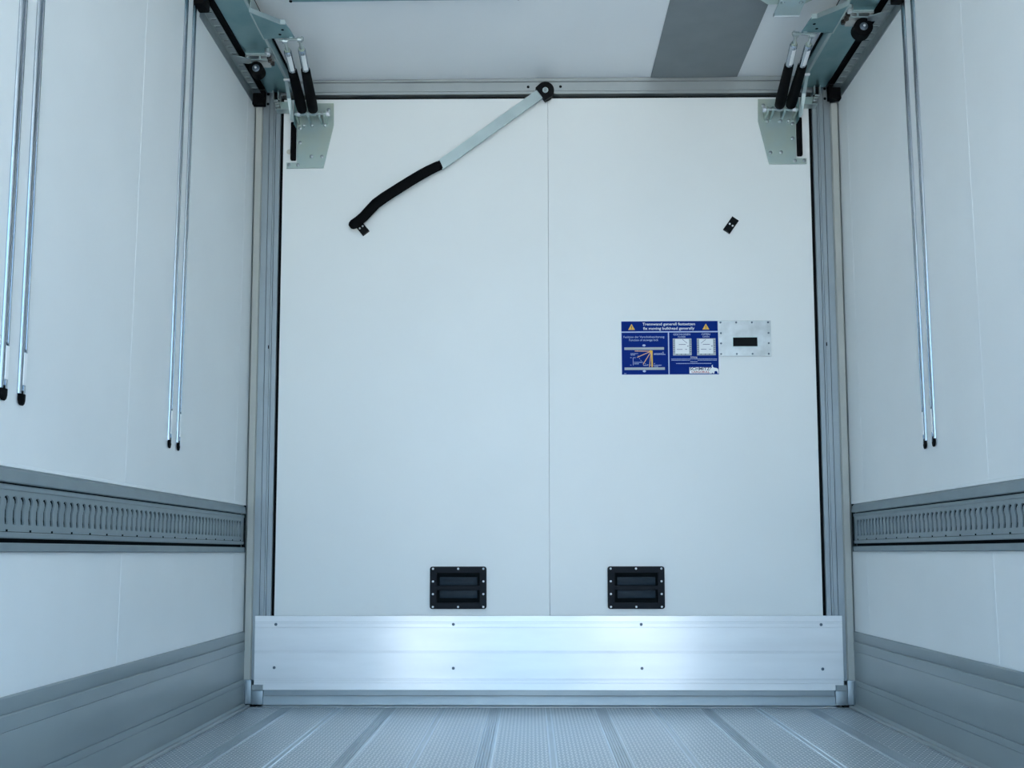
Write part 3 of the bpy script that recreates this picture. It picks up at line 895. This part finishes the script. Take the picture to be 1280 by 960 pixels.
    MB().cyl(P(.905, D - .060, 2.4445), P(1.048, D - .060, 2.4445), .0050, n=12).build('pivot_pin', TOOTH, k)
    for x in (.922, .9430, .9910, 1.040):
        lug = MB()
        lug.prism([P(x - .004, D - .0061, 2.420), P(x - .004, D - .0061, 2.470), P(x - .004, D - .060, 2.458), P(x - .004, D - .070, 2.4445), P(x - .004, D - .060, 2.432)],
                  [P(x + .004, D - .0061, 2.420), P(x + .004, D - .0061, 2.470), P(x + .004, D - .060, 2.458), P(x + .004, D - .070, 2.4445), P(x + .004, D - .060, 2.432)])
        lug.build('lug', ZINCY, k)
    for x in (.908, 1.030):
        MB().cyl(P(x - .006, D - .060, 2.4445), P(x + .006, D - .060, 2.4445), .0105, n=6).build('nut', SCREW, k)
    for x in (.930, .985, 1.020):
        MB().dome(P(x, D - .0062, 2.417), (0, -1, 0), .0090, .010, 6).build('hex_bolt', TOOTH, k)
    # --- flat link between beam and bracket
    l = thing('link_arm', P(1.066, D - .03, 2.42), 'narrow pale steel link from the %s beam down to its bracket' % side, 'link')
    m = MB()
    q0 = [(1.0590, 4.020, 2.5500), (1.0690, 4.020, 2.5500), (1.0690, 4.026, 2.5530), (1.0590, 4.026, 2.5530)]
    q1 = [(1.0585, 4.090, 2.5000), (1.0745, 4.090, 2.5000), (1.0745, 4.096, 2.5030), (1.0585, 4.096, 2.5030)]
    q2 = [(1.0490, 4.120, 2.4090), (1.0665, 4.120, 2.4220), (1.0665, 4.127, 2.4240), (1.0490, 4.127, 2.4110)]
    for A, B in ((q0, q1), (q1, q2)):
        m.prism([P(*p) for p in A], [P(*p) for p in B])
    m.build('strap', ZINCL, l)
    m = MB().cyl(P(1.045, 4.021, 2.5480), P(1.072, 4.021, 2.5480), .006, n=10)
    m.build('top_pin', SCREW, l)
    MB().box(*sorted((sx * 1.0480, sx * 1.0505)), 4.115, 4.160, 2.400, 2.500).build('side_web', ZINCD, l)
    # --- latch by the frame corner
    h = thing('corner_latch', P(1.11, D - .03, 2.475), 'small steel latch at the top %s corner of the bulkhead frame' % side, 'latch')
    for x in (1.122, 1.1435):
        MB().box(*sorted((sx * (x - .002), sx * (x + .002))), D - .050, D - .030, 2.519, 2.5525).build('cheek', TOOTH, h)
    MB().box(*sorted((sx * 1.1245, sx * 1.141)), D - .034, D - .016, 2.519, 2.5525).build('slider', RUBBER, h)
    for x, z in ((1.134, 2.512), (1.130, 2.502), (1.126, 2.490)):
        MB().box(*sorted((sx * (x - .010), sx * (x + .008))), D - .045, D - .022, z - .004, z + .004, bev=.002).build('catch_bolt', TOOTH, h)
    MB().box(*sorted((sx * 1.072, sx * 1.1325)), D - .050, D - .008, 2.4700, 2.4735).build('shelf_plate', ZINCL, h)
    MB().box(*sorted((sx * 1.072, sx * 1.1325)), D - .0115, D - .008, 2.4736, 2.520).build('back_plate', ZINCY, h)
    # --- two gas springs
    lo = [(.9690, D - .060, 2.4500), (1.0135, D - .060, 2.4500)]
    hi = [(.9205, 3.640, 2.524), (.9785, 3.650, 2.524)]
    for i in (0, 1):
        p0, p1 = Vector(P(*lo[i])), Vector(P(*hi[i]))
        pos = 'wall-side' if i else 'inner'
        s = thing('gas_spring', p0, '%s one of the two gas springs in the upper %s corner' % (pos, side), 'gas spring', 'gas springs of the lifting gear')
        d = p1 - p0
        A = lambda f: p0 + d * f
        MB().loft([(A(.045), .0190), (A(.05), .0208), (A(.14), .0222), (A(.38), .0200), (A(.59), .0182), (A(.605), .0180), (A(.61), .0168)], 20).build('sleeve', RUBBER, s)
        cy = MB().loft([(A(.02), .0140), (A(.850), .0148), (A(.862), .0140), (A(.868), .0110)], 20).build('cylinder', CHROME, s)
        MB().loft([(A(.862), .0110), (A(.872), .0115), (A(.882), .0110)], 16).build('collar', ZINCY, s)
        MB().loft([(A(.875), .0070), (A(.93), .0062), (A(.955), .0070), (A(.97), .0058)], 14).build('rod_end', TOOTH, s)
        e = A(.985)
        MB().loft([(e - Vector((.009, .001, 0)), .0098), (e + Vector((.009, .001, 0)), .0098)], 16).build('eye', TOOTH, s)
        MB().loft([(A(-.01) - Vector((.009, 0, 0)), .0110), (A(-.01) + Vector((.009, 0, 0)), .0110)], 16).build('lower_eye', ZINCL, s)
        # sticker: a thin curved strip wrapped round the cylinder
        dn = d.normalized()
        ax = dn.cross(Vector((0, 0, 1))).normalized()
        ay = ax.cross(dn)
        if ay.y > 0:
            ay = -ay
        st = MB()
        ring = lambda f, r, a: A(f) + ax * (math.cos(a) * r) + ay * (math.sin(a) * r)
        angs = [math.radians(75 + 16 * q) for q in range(5)]
        st.prism([ring(.640, .0149, a) for a in angs] + [ring(.640, .0153, a) for a in angs[::-1]],
                 [ring(.830, .0149, a) for a in angs] + [ring(.830, .0153, a) for a in angs[::-1]])
        so = st.build('sticker', SWHITE, cy)
    return t
gear(-1)
gear(1)
gl = MB().dome((-1.083, D - .0003, 2.306), (0, -1, 0), .011, .0012, 12).build('glue_smear', DRYGLUE)
tag(gl, 'small yellowish glue smear on the panel beside the left hinge bracket', 'smear')

# ------------------------------------------------------------------ things on the ceiling
m = MB()
N = 14
top, bot = [], []
for i in range(N + 1):
    f = i / N
    xl = .4460 + .010 * math.sin(f * math.pi) * (1 - f)
    top.append(xl)
y0, y1 = D - .016, 2.2
def strip(y, bulge):
    x0, x1 = .4455, .8080
    pts = []
    for i in range(13):
        f = i / 12
        pts.append((x0 + (x1 - x0) * f, y, HC - .0008 - .0045 - bulge * math.sin(math.pi * f) ** .6))
    return [(x1, y, HC - .0006), (x0, y, HC - .0006)] + pts
rows = [(D - .016, .002), (3.9, .006), (3.5, .010), (3.0, .010), (2.2, .010)]
for (a, ba), (b_, bb) in zip(rows, rows[1:]):
    m.prism(strip(a, ba), strip(b_, bb), cap=False)
o = m.build('air_duct', CLOTH)
bm_ = bmesh.new(); bm_.from_mesh(o.data); bmesh.ops.remove_doubles(bm_, verts=bm_.verts, dist=1e-5); bm_.to_mesh(o.data); bm_.free()
o.data.set_sharp_from_angle(angle=math.radians(40))
tag(o, 'wide flat grey fabric strip running along the white ceiling', 'air duct')

cbr = thing('ceiling_crossbar', (-.5, 3.48, HC - .03), 'thin dark steel crossbar under the ceiling at the top photo edge', 'crossbar')
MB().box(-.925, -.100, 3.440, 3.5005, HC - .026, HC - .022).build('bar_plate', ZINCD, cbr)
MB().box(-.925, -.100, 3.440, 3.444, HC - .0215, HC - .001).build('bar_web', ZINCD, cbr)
for x in (-.921, -.104):
    MB().dome((x, 3.494, HC - .026), (0, 0, -1), .006, .005, 8).build('end_rivet', BLACK, cbr)

hb = thing('ceiling_hook', (.865, 3.52, 2.548), 'folded steel hook plate hanging below the ceiling at the top photo edge', 'hook plate')
MB().prism_z([(.735, 3.40), (.735, 3.462), (.786, 3.509), (.915, 3.509), (.945, 3.475), (.985, 3.455), (.985, 3.40)], 2.5635, 2.5675).build('base_plate', ZINCY, hb)
MB().box(.76, .96, 3.40, 3.44, 2.568, HC - .0005).build('spacer', ZINCD, hb)
MB().prism_x([(3.42, 2.5555), (3.42, 2.5595), (3.548, 2.5595), (3.556, 2.5560), (3.566, 2.5600), (3.574, 2.5560), (3.574, 2.5520), (3.566, 2.5500), (3.556, 2.5500), (3.548, 2.5555)], .820, .9120).build('folded_plate', ZINC, hb)
MB().cyl((.820, 3.568, 2.5545), (.9125, 3.568, 2.5545), .0075, n=14).build('rolled_edge', SCREW, hb)
for x in (.833, .898):
    s = MB().dome((x, 3.484, 2.5555), (0, 0, -1), .0062, .004, 12).build('screw', ZINCL, hb)
    MB().cyl((x, 3.484, 2.5553), (x, 3.484, 2.5549), .0078, n=14).build('washer', SCREWD, s)

# ------------------------------------------------------------------ two parked trailers opposite the open end: their sunlit fronts show as bands in the kick plate
def parked_trailer(x0, x1, label):
    t = thing('parked_trailer', ((x0 + x1) / 2, -12.5, -1.2), label, 'trailer')
    MB().box(x0, x1, -22.0, -11.0, -0.15, 2.75, bev=.03).build('body', SHELL, t)
    MB().box(x0 + .5, x1 - .5, -21.8, -11.2, -0.45, -0.155).build('chassis', GALV, t)
    for xs in (x0 + .25, x1 - .25):
        for y in (-19.5, -18.2, -16.9):
            MB().cyl((xs - .18, y, -.70), (xs + .18, y, -.70), .499, n=28).build('wheel', RUBBER, t)
        MB().box(xs - .06, xs + .06, -13.0, -12.85, -1.199, -0.155).build('landing_leg', GALV, t)
    return t
parked_trailer(-4.05, -1.50, 'white box trailer parked opposite the open end, on the left')
parked_trailer(1.12, 3.67, 'white box trailer parked opposite the open end, on the right')
